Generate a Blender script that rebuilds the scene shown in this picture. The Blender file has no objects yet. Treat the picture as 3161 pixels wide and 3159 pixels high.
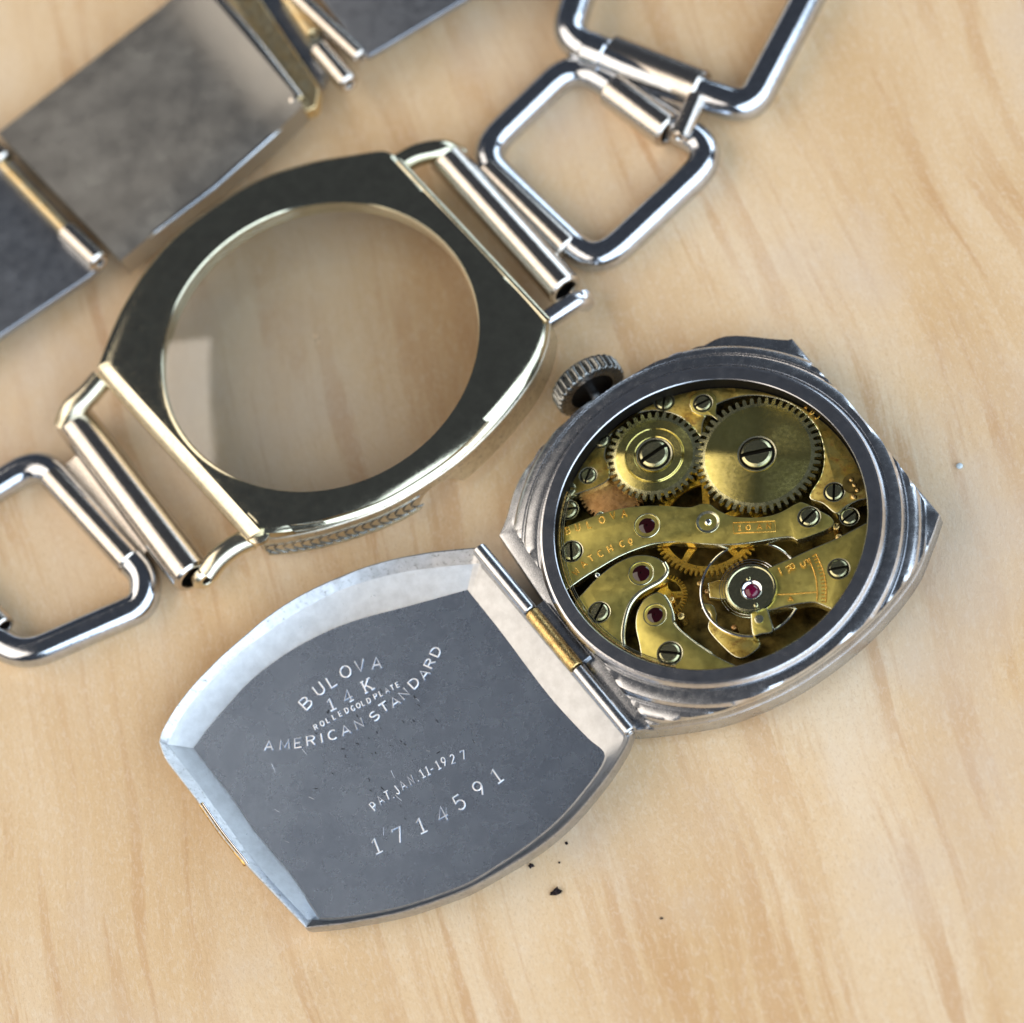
import bpy, bmesh, math, random
import numpy as np
from mathutils import Matrix, Vector
random.seed(7); RNG = np.random.default_rng(7)
SC = bpy.context.scene
SC.unit_settings.scale_length = 0.01          # one unit is one centimetre
# ------------------------------------------------------------------ camera
FOV = math.radians(24.0)
FP = 1580.5/math.tan(FOV/2)
n0 = np.array([-.20, .40, 0.]); n0[2] = math.sqrt(1-n0@n0)      # table normal seen by the camera
wx = np.array([1., 0, 0])-n0*n0[0]; wx /= np.linalg.norm(wx); wy = np.cross(n0, wx)
RC = np.array([wx, wy, n0]); CAM = RC@np.array([0, 0, 1.])*16.8
cam = bpy.data.cameras.new('camera'); co = bpy.data.objects.new('camera', cam); SC.collection.objects.link(co)
co.matrix_world = Matrix([[*RC[0], CAM[0]], [*RC[1], CAM[1]], [*RC[2], CAM[2]], [0, 0, 0, 1]])
cam.sensor_fit = 'HORIZONTAL'; cam.angle = FOV; cam.clip_start = .5; cam.clip_end = 3000
SC.camera = co
def ray(x, y):
    d = RC@np.array([(x-1580.5)/FP, -(y-1579.5)/FP, -1.]); return d/np.linalg.norm(d)
def at(x, y, z=0.):
    d = ray(x, y); return CAM+d*(z-CAM[2])/d[2]
class Frame:
    """a plane in the place: origin, normal, and two axes in it"""
    def __init__(s, o, n):
        s.o = np.array(o, float); s.n = np.array(n, float)/np.linalg.norm(n)
        x = np.array([1., 0, 0]); s.u = x-s.n*(x@s.n); s.u /= np.linalg.norm(s.u); s.v = np.cross(s.n, s.u)
    def px(s, x, y, h=0.):
        d = ray(x, y); o = s.o+s.n*h; return CAM+d*((o-CAM)@s.n)/(d@s.n)
    def uv(s, x, y, h=0.):
        p = s.px(x, y, h)-s.o; return np.array([p@s.u, p@s.v])
    def P(s, u, v, h=0.): return s.o+s.u*u+s.v*v+s.n*h
    def mat(s, u, v, h, ang=0., sc=1.):
        p = s.P(u, v, h); c, q = math.cos(ang), math.sin(ang)
        a = (s.u*c+s.v*q)*sc; b = (-s.u*q+s.v*c)*sc; n = s.n*sc
        return Matrix([[a[0], b[0], n[0], p[0]], [a[1], b[1], n[1], p[1]], [a[2], b[2], n[2], p[2]], [0, 0, 0, 1]])
TAB = Frame((0, 0, 0), (0, 0, 1))
def cam_n(a, b): v = np.array([a, b, math.sqrt(1-a*a-b*b)]); return RC@v
# ------------------------------------------------------------------ light
foc = at(2050, 1800, .3)
cam.dof.use_dof = True
cam.dof.focus_distance = float((CAM-foc)@(RC@np.array([0, 0, 1.])))
cam.dof.aperture_fstop = cam.lens*1e-3/(2*DOFR) if (DOFR := .17) else 1
W = bpy.data.worlds.new('World'); SC.world = W; W.use_nodes = True
W.node_tree.nodes['Background'].inputs[0].default_value = (.80, .90, 1.10, 1)
W.node_tree.nodes['Background'].inputs[1].default_value = .062
def area(name, direction, dist, w, h, L, col, target=(0, 0, 0)):
    l = bpy.data.lights.new(name, 'AREA'); l.shape = 'RECTANGLE'; l.size = w; l.size_y = h
    l.energy = L*math.pi*w*h; l.color = col
    o = bpy.data.objects.new(name, l); SC.collection.objects.link(o)
    d = Vector(direction).normalized(); o.location = Vector(target)+d*dist
    o.rotation_euler = d.to_track_quat('Z', 'Y').to_euler()
    return o
area('cool_window', (.76, -.64, .58), 150, 275, 150, 2.9, (.73, .86, 1.0))
area('cool_side_window', (.60, .74, .30), 150, 120, 70, 2.8, (.72, .86, 1.0))
area('warm_window', (-.84, -.17, .66), 150, 235, 135, 2.1, (1.0, .87, .73))
SC.view_settings.view_transform = 'Standard'; SC.view_settings.look = 'None'; SC.view_settings.exposure = .30
SC.view_settings.gamma = 1; SC.view_settings.use_curve_mapping = False
SC.cycles.max_bounces = 10; SC.cycles.glossy_bounces = 6; SC.cycles.use_denoising = True
SC.cycles.sample_clamp_indirect = 6; SC.cycles.caustics_reflective = True; SC.cycles.caustics_refractive = False
SC.cycles.blur_glossy = .3
# ------------------------------------------------------------------ materials
class NT:
    def __init__(s, name):
        s.m = bpy.data.materials.new(name); s.m.use_nodes = True; s.t = s.m.node_tree; s.b = s.t.nodes['Principled BSDF']
        s.out = s.t.nodes['Material Output']
    def n(s, typ, **k):
        nd = s.t.nodes.new('ShaderNode'+typ)
        for a, v in k.items():
            if a.startswith('i_'): nd.inputs[a[2:].replace('_', ' ')].default_value = v
            else: setattr(nd, a, v)
        return nd
    def l(s, a, b): s.t.links.new(a, b)
    def coord(s): return s.n('TexCoord').outputs['Object']
    def noise(s, scale, detail=4, rough=.55, vec=None, dist=0.):
        nd = s.n('TexNoise'); nd.inputs['Scale'].default_value = scale; nd.inputs['Detail'].default_value = detail
        nd.inputs['Roughness'].default_value = rough; nd.inputs['Distortion'].default_value = dist
        s.l(vec if vec is not None else s.coord(), nd.inputs['Vector']); return nd.outputs['Fac']
    def ramp(s, fac, stops):
        r = s.n('ValToRGB'); e = r.color_ramp.elements
        while len(e) < len(stops): e.new(.5)
        for k, (p, c) in enumerate(stops):
            e[k].position = p; e[k].color = (*c, 1) if len(c) == 3 else c
        s.l(fac, r.inputs[0]); return r.outputs[0]
    def mapr(s, fac, a, b, lo, hi):
        r = s.n('MapRange'); s.l(fac, r.inputs[0])
        for k, v in zip((1, 2, 3, 4), (a, b, lo, hi)): r.inputs[k].default_value = v
        return r.outputs[0]
    def mix(s, fac, a, b, typ='MIX'):
        m = s.n('Mix', data_type='RGBA', blend_type=typ)
        for sock, v in ((m.inputs[0], fac), (m.inputs[6], a), (m.inputs[7], b)):
            if hasattr(v, 'is_output'): s.l(v, sock)
            elif isinstance(v, (int, float)): sock.default_value = v
            else: sock.default_value = (*v, 1) if len(v) == 3 else v
        return m.outputs[2]
    def bump(s, h, strength, dist=.01, normal=None):
        b = s.n('Bump'); b.inputs['Strength'].default_value = strength; b.inputs['Distance'].default_value = dist
        s.l(h, b.inputs['Height'])
        if normal is not None: s.l(normal, b.inputs['Normal'])
        return b.outputs[0]
def metal(name, col, rough, col2=None, mot=30., bump=.0, bscale=400., rvar=.08, dirt=None, dscale=60., dlo=.60, dhi=.72, aniso=0., fine=None):
    s = NT(name); b = s.b; b.inputs['Metallic'].default_value = 1
    n1 = s.noise(mot, 6, .6); c = s.mix(s.mapr(n1, .35, .65, 0, 1), col, col2 or tuple(x*.86 for x in col))
    if dirt:
        n2 = s.noise(dscale, 8, .7); f = s.mapr(n2, dlo, dhi, 0, 1); c = s.mix(f, c, dirt)
        met = s.mapr(f, 0, 1, 1, .4); s.l(met, b.inputs['Metallic'])
    s.l(c, b.inputs['Base Color'])
    n3 = s.noise(mot*2.3, 6, .65); s.l(s.mapr(n3, .3, .7, max(.03, rough-rvar), rough+rvar), b.inputs['Roughness'])
    nrm = None
    if bump: nrm = s.bump(s.noise(bscale, 3, .6), bump, .004)
    if fine:    # long hairline scratches, running along one direction
        mp = s.n('Mapping'); mp.inputs['Rotation'].default_value = (0, 0, fine[0]); mp.inputs['Scale'].default_value = (fine[1], fine[2], fine[2])
        s.l(s.coord(), mp.inputs[0]); nrm = s.bump(s.noise(1, 4, .6, mp.outputs[0]), fine[3], .003, nrm)
    if nrm is not None: s.l(nrm, b.inputs['Normal'])
    if aniso:
        b.inputs['Anisotropic'].default_value = aniso; b.inputs['Anisotropic Rotation'].default_value = .25
        t = s.n('Tangent', direction_type='RADIAL', axis='Z'); s.l(t.outputs[0], b.inputs['Tangent'])
    return s.m
M = {}
M['satin'] = metal('satin_steel', (.30, .37, .48), .27, (.245, .305, .405), 3, .26, 340, .03, (.205, .255, .34), 210, .52, .74, fine=(.5, 9, 240, .05))
M['chamfer'] = metal('frosted_steel', (.58, .60, .62), .33, (.49, .505, .52), 14, .55, 300, .06, (.30, .28, .25), 45, .72, .86)
M['case'] = metal('worn_steel', (.58, .60, .63), .25, (.47, .485, .51), 9, .10, 300, .06, (.24, .23, .22), 38, .70, .84, fine=(.9, 12, 200, .05))
M['ringtop'] = metal('turned_steel', (.52, .54, .58), .24, (.45, .46, .49), 6, .08, 300, .04, fine=(.2, 25, 260, .07))
M['rim'] = metal('worn_rim_steel', (.52, .53, .55), .33, (.42, .43, .44), 20, .3, 200, .06, (.12, .11, .09), 40, .56, .72)
M['edge'] = metal('polished_steel_edge', (.74, .75, .78), .20, (.62, .63, .66), 20, .2, 120, .05)
M['chrome'] = metal('polished_chrome', (.60, .63, .68), .13, (.50, .53, .57), 16, .10, 50, .06, (.14, .13, .13), 26, .66, .80, fine=(.3, 20, 160, .14))
M['tube'] = metal('brushed_chrome', (.64, .60, .55), .17, (.57, .53, .48), 16, .05, 90, .05, fine=(-.93, 5, 200, .28))
M['bezel'] = metal('polished_white_gold', (.62, .59, .44), .12, (.52, .49, .37), 10, .05, 60, .05, (.12, .11, .08), 26, .70, .86, fine=(.4, 14, 220, .07))
M['bezelgold'] = metal('lit_white_gold', (.80, .74, .58), .20, (.70, .64, .48), 20, .1, 120, .06, fine=(-.93, 5, 220, .3))  # bezel metal made paler, with the cream light put into its colour
M['flank'] = metal('engraved_white_gold', (.74, .69, .57), .34, (.60, .55, .44), 20, .3, 90, .08, (.10, .08, .05), 40, .58, .70)
M['brass'] = metal('worn_brass', (.86, .62, .26), .26, (.52, .36, .14), 22, .9, 110, .1, (.12, .08, .04), 60, .58, .7)
M['plate'] = metal('warm_lit_nickel', (.88, .76, .22), .37, (.66, .56, .15), 8, .14, 260, .06, (.15, .11, .04), 26, .70, .86, fine=(.7, 14, 160, .10))  # warm light's yellow put into the nickel colours, from plates to screws
M['plateedge'] = metal('polished_nickel_edge', (.84, .83, .62), .24, (.7, .68, .45), 20, .1, 120, .06)
M['stain'] = metal('stained_nickel', (.74, .62, .20), .38, (.60, .40, .07), 9, .2, 150, .08, (.20, .10, .02), 18, .50, .66)
M['main'] = metal('dark_yellow_plate', (.40, .30, .09), .42, (.06, .045, .016), 7, .5, 90, .1)
M['wheel'] = metal('nickel_wheel', (.78, .68, .24), .20, (.68, .59, .19), 20, .0, 120, .05, aniso=.96)
M['teeth'] = metal('nickel_teeth', (.86, .80, .42), .26, (.5, .48, .26), 20, .2, 120, .05)
M['gold'] = metal('gold_wheel', (1.0, .66, .12), .30, (.85, .48, .06), 20, .3, 160, .06)
M['copper'] = metal('copper_barrel', (.60, .36, .15), .40, (.36, .19, .07), 24, .6, 120, .08, (.15, .06, .03), 40, .55, .68)
M['screw'] = metal('screw_steel', (.52, .50, .30), .20, (.42, .41, .24), 30, .1, 120, .05, fine=(.3, 30, 300, .15))
M['steel'] = metal('bright_steel', (.88, .9, .9), .12, None, 20, .0)
M['letter'] = metal('stamped_letter', (.98, .99, 1.0), .48, (.85, .88, .95), 60, .1, 300)  # near-white: light caught by the stamped strokes put into the colour
M['gletter'] = metal('gilt_letter', (1.0, .60, .14), .30, (.6, .33, .06), 60, .5, 300)
M['crown'] = metal('tarnished_steel', (.30, .31, .30), .30, (.17, .175, .17), 16, .4, 130, .08, (.05, .05, .05), 30, .55, .7)
M['clasp'] = metal('tarnished_silver', (.47, .46, .43), .42, (.44, .43, .40), 1.6, .2, 60, .08, (.34, .31, .24), 3, .58, .84, fine=(.5, 8, 120, .15))
M['claspdark'] = metal('clasp_steel', (.36, .40, .46), .36, (.30, .33, .38), 5, .1, 60, .05, fine=(.5, 8, 120, .15))
M['claspgold'] = metal('clasp_brass', (.72, .62, .40), .40, (.70, .52, .26), 12, .6, 50, .08)
def plain(name, col, rough, coat=0., trans=0., metal_=0.):
    s = NT(name); s.b.inputs['Base Color'].default_value = (*col, 1); s.b.inputs['Roughness'].default_value = rough
    s.b.inputs['Coat Weight'].default_value = coat; s.b.inputs['Transmission Weight'].default_value = trans
    s.b.inputs['Metallic'].default_value = metal_
    if name.startswith('black'): s.b.inputs['Specular IOR Level'].default_value = .05
    return s.m
M['black'] = plain('black_shade_and_marks', (.008, .007, .006), .5)  # near-black stands for shade in bores and recesses; also dark scratches
M['ruby'] = plain('ruby', (.018, .001, .002), .08, .25)
M['ruby2'] = plain('bright_ruby', (.12, .002, .025), .08, .3)
M['crumb'] = metal('dark_crumb', (.05, .04, .045), .6, (.02, .016, .016), 60, .9, 60)
M['bead'] = plain('pale_bead', (.52, .62, .68), .35, .3)
def glass_mat():
    s = NT('watch_glass'); s.t.nodes.remove(s.b)
    tr = s.n('BsdfTransparent'); tr.inputs[0].default_value = (.96, .965, .96, 1)
    gl = s.n('BsdfGlossy'); gl.inputs['Roughness'].default_value = .06
    nz = s.noise(3, 5, .6); s.l(s.mapr(nz, .3, .7, .02, .10), gl.inputs['Roughness'])
    fr = s.n('LayerWeight'); pw = s.n('Math', operation='POWER'); s.l(fr.outputs['Facing'], pw.inputs[0]); pw.inputs[1].default_value = 5
    mx = s.n('MixShader'); s.l(s.mapr(pw.outputs[0], 0, 1, .125, 1), mx.inputs[0]); s.l(tr.outputs[0], mx.inputs[1]); s.l(gl.outputs[0], mx.inputs[2])
    s.l(mx.outputs[0], s.out.inputs[0]); return s.m
M['glass'] = glass_mat()
def wood_mat():
    s = NT('maple_laminate'); b = s.b
    co_ = s.coord()
    # gentle wander of the grain
    wn = s.n('TexNoise'); wn.inputs['Scale'].default_value = .16; wn.inputs['Detail'].default_value = 2; s.l(co_, wn.inputs['Vector'])
    sub = s.n('VectorMath', operation='SUBTRACT'); s.l(wn.outputs['Color'], sub.inputs[0]); sub.inputs[1].default_value = (.5, .5, .5)
    sc = s.n('VectorMath', operation='SCALE'); sc.inputs['Scale'].default_value = 1.5; s.l(sub.outputs[0], sc.inputs[0])
    ad = s.n('VectorMath', operation='ADD'); s.l(co_, ad.inputs[0]); s.l(sc.outputs[0], ad.inputs[1])
    rot = s.n('Mapping'); rot.inputs['Rotation'].default_value = (0, 0, math.radians(-15)); s.l(ad.outputs[0], rot.inputs[0])
    # rot: grain runs along local y
    def stretched(sx, sy, scale, det=5, rough=.6, dist=0., loc=(0, 0, 0)):
        mp = s.n('Mapping'); mp.inputs['Scale'].default_value = (sx, sy, 1); mp.inputs['Location'].default_value = loc
        s.l(rot.outputs[0], mp.inputs[0]); return s.noise(scale, det, rough, mp.outputs[0], dist)
    base = s.ramp(stretched(.9, .28, .8, 5, .6), [(.30, (.67, .44, .225)), (.50, (.77, .565, .345)), (.68, (.81, .645, .455))])
    # broad amber figure
    f1 = s.mapr(stretched(1.5, .30, .42, 4, .55, .4, (3, 1, 0)), .46, .68, 0, .55)
    c = s.mix(f1, base, (.62, .385, .17))
    # growth lines: thin, uneven, tan
    g = stretched(3.4, .20, 1.25, 6, .62, .25, (7, 2, 0)); f2 = s.mapr(g, .53, .59, 0, 1)
    g2 = stretched(1.2, .6, 1.0, 3, .5); f2m = s.n('Math', operation='MULTIPLY'); s.l(f2, f2m.inputs[0]); s.l(s.mapr(g2, .38, .64, .08, .62), f2m.inputs[1])
    c = s.mix(f2m.outputs[0], c, (.56, .31, .135))
    g3 = stretched(9, .34, 1.3, 6, .6, .35, (1, 9, 0)); c = s.mix(s.mapr(g3, .54, .68, 0, .36), c, (.60, .37, .19))
    # pale flecks and short fibres
    g4 = stretched(24, 10, 1.6, 3, .7, .8, (4, 4, 0)); c = s.mix(s.mapr(g4, .50, .64, 0, .26), c, (.88, .76, .61))
    g5 = stretched(48, 20, 1.6, 3, .7, 1.0, (2, 5, 0)); c = s.mix(s.mapr(g5, .52, .66, 0, .34), c, (.52, .33, .17))
    # greyish bloom and tiny spots
    c = s.mix(s.mapr(s.noise(.45, 4, .6), .50, .68, 0, .42), c, (.66, .56, .48))
    vo = s.n('TexVoronoi'); vo.inputs['Scale'].default_value = 1.1; vo.inputs['Randomness'].default_value = 1; s.l(co_, vo.inputs['Vector'])
    sp = s.mapr(vo.outputs['Distance'], .012, .028, .6, 0); c = s.mix(sp, c, (.22, .14, .08))
    s.l(c, b.inputs['Base Color'])
    s.l(s.mapr(g5, .3, .7, .40, .52), b.inputs['Roughness'])
    h = s.noise(26, 4, .7); s.l(s.bump(g5, .22, .010, s.bump(h, .25, .012)), b.inputs['Normal'])
    b.inputs['Specular IOR Level'].default_value = .42
    return s.m
M['wood'] = wood_mat()
# ------------------------------------------------------------------ builders
def link(name, me, parent=None, mats=None, loc=None):
    o = bpy.data.objects.new(name, me); SC.collection.objects.link(o)
    if parent is not None: o.parent = parent
    if mats:
        for m in (mats if isinstance(mats, (list, tuple)) else [mats]): me.materials.append(M[m])
    return o
def wloc(p):
    v = Vector((0, 0, 0))
    while p is not None: v = v+p.location; p = p.parent
    return v
def mesh(name, verts, faces, mats, parent=None, smooth=40, midx=None, label=None):
    off = wloc(parent)
    me = bpy.data.meshes.new(name); me.from_pydata([tuple(Vector(v)-off) for v in verts], [], [tuple(f) for f in faces])
    if midx is not None:
        for p, i in zip(me.polygons, midx): p.material_index = i
    bm = bmesh.new(); bm.from_mesh(me); bmesh.ops.recalc_face_normals(bm, faces=bm.faces); bm.to_mesh(me); bm.free()
    if smooth:
        me.shade_smooth(); me.set_sharp_from_angle(angle=math.radians(smooth))
    me.update(); o = link(name, me, parent, mats)
    if label: o['label'] = label
    return o
def bmobj(name, bm, mats, parent=None, smooth=40, label=None):
    off = wloc(parent)
    for v in bm.verts: v.co -= off
    bmesh.ops.recalc_face_normals(bm, faces=bm.faces)
    me = bpy.data.meshes.new(name); bm.to_mesh(me); bm.free()
    if smooth: me.shade_smooth(); me.set_sharp_from_angle(angle=math.radians(smooth))
    o = link(name, me, parent, mats)
    if label: o['label'] = label
    return o
def thing(name, loc, label, cat, group=None):
    o = bpy.data.objects.new(name, None); SC.collection.objects.link(o); o.location = loc; o.empty_display_size = .2
    o['label'] = label; o['category'] = cat; o['kind'] = 'thing'
    if group: o['group'] = group
    return o
def smooth_open(pts, n=8):
    pts = [np.array(p, float) for p in pts]; P = [2*pts[0]-pts[1]]+pts+[2*pts[-1]-pts[-2]]; out = []
    for i in range(1, len(P)-2):
        for k in range(n):
            t = k/n; a, b, c, d = P[i-1], P[i], P[i+1], P[i+2]
            out.append(.5*((2*b)+(c-a)*t+(2*a-5*b+4*c-d)*t*t+(3*b-a-3*c+d)*t**3))
    out.append(pts[-1]); return out
def tubes(paths, r, segs=10, closed=False, flat=1.0, up=None):
    """sweep circles along 3-D polylines; returns verts, faces"""
    V, F = [], []
    for path in paths:
        path = [np.array(p, float) for p in path]; n = len(path); base = len(V); rr = r if np.ndim(r) == 0 else None
        prev = None
        for i, p in enumerate(path):
            a = path[(i-1) % n] if (closed or i) else p; b = path[(i+1) % n] if (closed or i < n-1) else p
            t = b-a; t /= np.linalg.norm(t)+1e-12
            if up is not None: ref = up
            elif prev is None: ref = np.array([0, 0, 1.]) if abs(t[2]) < .9 else np.array([1., 0, 0])
            else: ref = prev
            s = np.cross(t, ref); s /= np.linalg.norm(s)+1e-12; w = np.cross(s, t); prev = w
            for k in range(segs):
                an = 2*math.pi*k/segs; V.append(p+(s*math.cos(an)+w*math.sin(an)*flat)*r)
        m = n if closed else n-1
        for i in range(m):
            for k in range(segs):
                a0 = base+i*segs+k; a1 = base+i*segs+(k+1) % segs; j = (i+1) % n
                F.append((a0, a1, base+j*segs+(k+1) % segs, base+j*segs+k))
        if not closed:
            F.append(tuple(base+k for k in range(segs))); F.append(tuple(base+(n-1)*segs+k for k in range(segs))[::-1])
    return V, F
def hollow(a, b, ro, ri, segs=32, dark=True):
    """a hollow cylinder from a to b with rounded lips: verts, faces"""
    a, b = np.array(a), np.array(b); t = b-a; L = np.linalg.norm(t); t /= L
    ref = np.array([0, 0, 1.]) if abs(t[2]) < .9 else np.array([1., 0, 0]); s = np.cross(t, ref); s /= np.linalg.norm(s); w = np.cross(s, t)
    e = (ro-ri)*.35
    prof = [(ri, L*.04), (ri, e), (ri+e*.6, 0), (ro-e, 0), (ro, e), (ro, L*.5), (ro, L-e), (ro-e, L), (ri+e*.6, L), (ri, L-e), (ri, L*.96)]
    V, F = [], []
    for r, z in prof:
        for k in range(segs): an = 2*math.pi*k/segs; V.append(a+t*z+(s*math.cos(an)+w*math.sin(an))*r)
    for i in range(len(prof)-1):
        for k in range(segs): F.append((i*segs+k, i*segs+(k+1) % segs, (i+1)*segs+(k+1) % segs, (i+1)*segs+k))
    F.append(tuple(range(segs))); m = (len(prof)-1)*segs; F.append(tuple(m+k for k in range(segs)))
    idx = [0]*len(F)
    idx[:segs] = [1]*segs; idx[-2] = idx[-1] = 1
    for k in range(segs): idx[(len(prof)-2)*segs+k] = 1
    return V, F, idx
def lathe(fr, u, v, prof, segs=48, cap=True, mi=None):
    V, F, I = [], [], []
    for r, h in prof:
        for k in range(segs): an = 2*math.pi*k/segs; V.append(fr.P(u+r*math.cos(an), v+r*math.sin(an), h))
    for i in range(len(prof)-1):
        for k in range(segs):
            F.append((i*segs+k, i*segs+(k+1) % segs, (i+1)*segs+(k+1) % segs, (i+1)*segs+k)); I.append(mi[i] if mi else 0)
    if cap:
        m = (len(prof)-1)*segs; F.append(tuple(m+k for k in range(segs))); I.append(mi[-1] if mi else 0)
    return V, F, I
def prism(fr, poly, ht, hb, bev=.008, segs=2):
    """a plate cut to an outline (list of uv) with a bevelled upper edge"""
    bm = bmesh.new()
    top = [bm.verts.new(tuple(fr.P(u, v, ht))) for u, v in poly]; bot = [bm.verts.new(tuple(fr.P(u, v, hb))) for u, v in poly]
    f = bm.faces.new(top); n = len(poly)
    for i in range(n): bm.faces.new((top[i], bot[i], bot[(i+1) % n], top[(i+1) % n]))
    bm.faces.new(bot[::-1]); bmesh.ops.recalc_face_normals(bm, faces=bm.faces)
    if bev: bmesh.ops.bevel(bm, geom=[e for e in f.edges], offset=bev, segments=segs, affect='EDGES', profile=.5, clamp_overlap=True)
    return bm
def edge_mat(bm, fr, i_side=1, tol=.985):
    nn = Vector(fr.n)
    bm.normal_update()
    for f in bm.faces:
        if abs(f.normal.dot(nn)) < tol: f.material_index = i_side
def loft(loops, close_first=False, close_last=False):
    n = len(loops[0]); V = [p for L in loops for p in L]; F = []
    for i in range(len(loops)-1):
        for k in range(n): F.append((i*n+k, i*n+(k+1) % n, (i+1)*n+(k+1) % n, (i+1)*n+k))
    if close_first: F.append(tuple(range(n)))
    if close_last: F.append(tuple((len(loops)-1)*n+k for k in range(n)))
    return V, F
def radial(poly, ctr, angs):
    """distance from ctr to the closed outline in every direction of angs"""
    P = [np.array(p)-ctr for p in poly]; out = []
    for a in angs:
        d = np.array([math.cos(a), math.sin(a)]); best = 0
        for i in range(len(P)):
            p, q = P[i], P[(i+1) % len(P)]; e = q-p; den = d[0]*e[1]-d[1]*e[0]
            if abs(den) < 1e-12: continue
            t = (p[0]*e[1]-p[1]*e[0])/den; s = (p[0]*d[1]-p[1]*d[0])/den
            if t > 0 and -1e-6 <= s <= 1+1e-6: best = max(best, t)
        out.append(best)
    return np.array(out)
# single-stroke letters: polylines on a box one high, 0.7 wide
def arc(cx, cy, rx, ry, a0, a1, n=8): return [(cx+rx*math.cos(math.radians(a0+(a1-a0)*k/n)), cy+ry*math.sin(math.radians(a0+(a1-a0)*k/n))) for k in range(n+1)]
G = {'A': [[(0, 0), (.35, 1), (.7, 0)], [(.12, .33), (.58, .33)]], 'B': [[(0, 0), (0, 1), (.35, 1)]+arc(.35, .76, .25, .24, 90, -90)+[(0, .52)], [(.35, .52)]+arc(.38, .26, .28, .26, 90, -90)+[(0, 0)]],
 'C': [arc(.38, .5, .36, .5, 50, 310, 12)], 'D': [[(0, 0), (0, 1), (.25, 1)]+arc(.25, .5, .42, .5, 90, -90, 10)+[(0, 0)]], 'E': [[(.55, 1), (0, 1), (0, 0), (.55, 0)], [(0, .52), (.45, .52)]],
 'F': [[(.55, 1), (0, 1), (0, 0)], [(0, .52), (.45, .52)]], 'G': [arc(.38, .5, .36, .5, 50, 340, 12)+[(.42, .42)]], 'H': [[(0, 0), (0, 1)], [(.6, 0), (.6, 1)], [(0, .5), (.6, .5)]],
 'I': [[(.3, 0), (.3, 1)]], 'J': [[(.5, 1), (.5, .25)]+arc(.28, .25, .22, .25, 0, -170)], 'K': [[(.08, 0), (.08, 1)], [(.62, 1), (.08, .42)], [(.25, .6), (.65, 0)]], 'L': [[(0, 1), (0, 0), (.5, 0)]],
 'M': [[(0, 0), (.05, 1), (.38, .2), (.7, 1), (.76, 0)]], 'N': [[(0, 0), (0, 1), (.6, 0), (.6, 1)]], 'O': [arc(.38, .5, .38, .5, 0, 360, 16)], 'P': [[(0, 0), (0, 1), (.35, 1)]+arc(.35, .74, .25, .26, 90, -90)+[(0, .48)]],
 'R': [[(0, 0), (0, 1), (.35, 1)]+arc(.35, .76, .25, .24, 90, -90)+[(0, .52)], [(.32, .52), (.6, 0)]], 'S': [arc(.32, .75, .27, .25, 30, 270)+arc(.32, .25, .30, .25, 90, -150)], 'T': [[(0, 1), (.7, 1)], [(.35, 1), (.35, 0)]],
 'U': [[(0, 1), (0, .3)]+arc(.3, .3, .3, .3, 180, 360)+[(.6, 1)]], 'V': [[(0, 1), (.33, 0), (.66, 1)]], 'W': [[(0, 1), (.2, 0), (.4, .8), (.6, 0), (.8, 1)]], '.': [[(.3, 0), (.3, .1)]], '-': [[(.1, .45), (.5, .45)]],
 '1': [[(.1, .8), (.35, 1), (.35, 0)], [(.1, 0), (.6, 0)]], '2': [arc(.32, .72, .28, .28, 160, -30)+[(.03, 0), (.62, 0)]], '4': [[(.48, 0), (.48, 1), (0, .3), (.66, .3)]], '5': [[(.55, 1), (.1, 1), (.06, .55)]+arc(.3, .33, .3, .32, 100, -150)],
 '7': [[(0, .86), (0, 1), (.6, 1), (.25, 0)]], '9': [arc(.32, .7, .28, .3, 0, 360, 12)+[(.58, .5), (.3, 0)]], '0': [arc(.33, .5, .32, .5, 0, 360, 14)], 'o': [arc(.3, .5, .26, .42, 0, 360, 10), [(.1, -.15), (.5, -.15)]],
 '|': [[(.3, 1), (.3, 0)]]}
G['K2'] = G['K']+[[(-.05, 0), (.22, 0)], [(-.05, 1), (.22, 1)], [(.5, 0), (.8, 0)], [(.48, 1), (.76, 1)]]
G['42'] = G['4']+[[(.3, 0), (.66, 0)]]
def lettering(name, fr, items, h, r, mat, parent):
    """items: (glyph, px, py, size, angle-degrees or None, width factor); centres given"""
    for ch, u, v, size, ang, wf in items:
        paths = []
        for st in G[ch]:
            c, s = math.cos(ang), math.sin(ang); q = []
            for x, y in st:
                X = (x-.33)*size*wf; Y = (y-.5)*size; q.append(fr.P(u+X*c-Y*s, v+X*s+Y*c, h))
            paths.append(q)
        V, F = tubes(paths, r*(1 if size > .065 else .72), 6, up=fr.n, flat=.8)
        mesh(name, V, F, mat, parent, 60)
def along(fr, text, centres, h, size, wf=1., hh=0.):
    """letters set on given pixel centres, turned along their common curve"""
    uv = [fr.uv(x, y, h) for x, y in centres]; items = []
    for i, ch in enumerate(text):
        a = uv[max(0, i-1)]; b = uv[min(len(uv)-1, i+1)]; items.append((ch, uv[i][0], uv[i][1], size, math.atan2(b[1]-a[1], b[0]-a[0]), wf))
    return items
def spread(pts, n):
    """n points evenly spaced along a polyline"""
    P = [np.array(p, float) for p in smooth_open(pts, 12)]; L = [0]
    for a, b in zip(P, P[1:]): L.append(L[-1]+np.linalg.norm(b-a))
    out = []
    for k in range(n):
        t = L[-1]*k/(n-1); i = max(j for j in range(len(L)) if L[j] <= t+1e-9); i = min(i, len(P)-2)
        f = (t-L[i])/max(1e-9, L[i+1]-L[i]); out.append(tuple(P[i]+(P[i+1]-P[i])*f))
    return out
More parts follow.
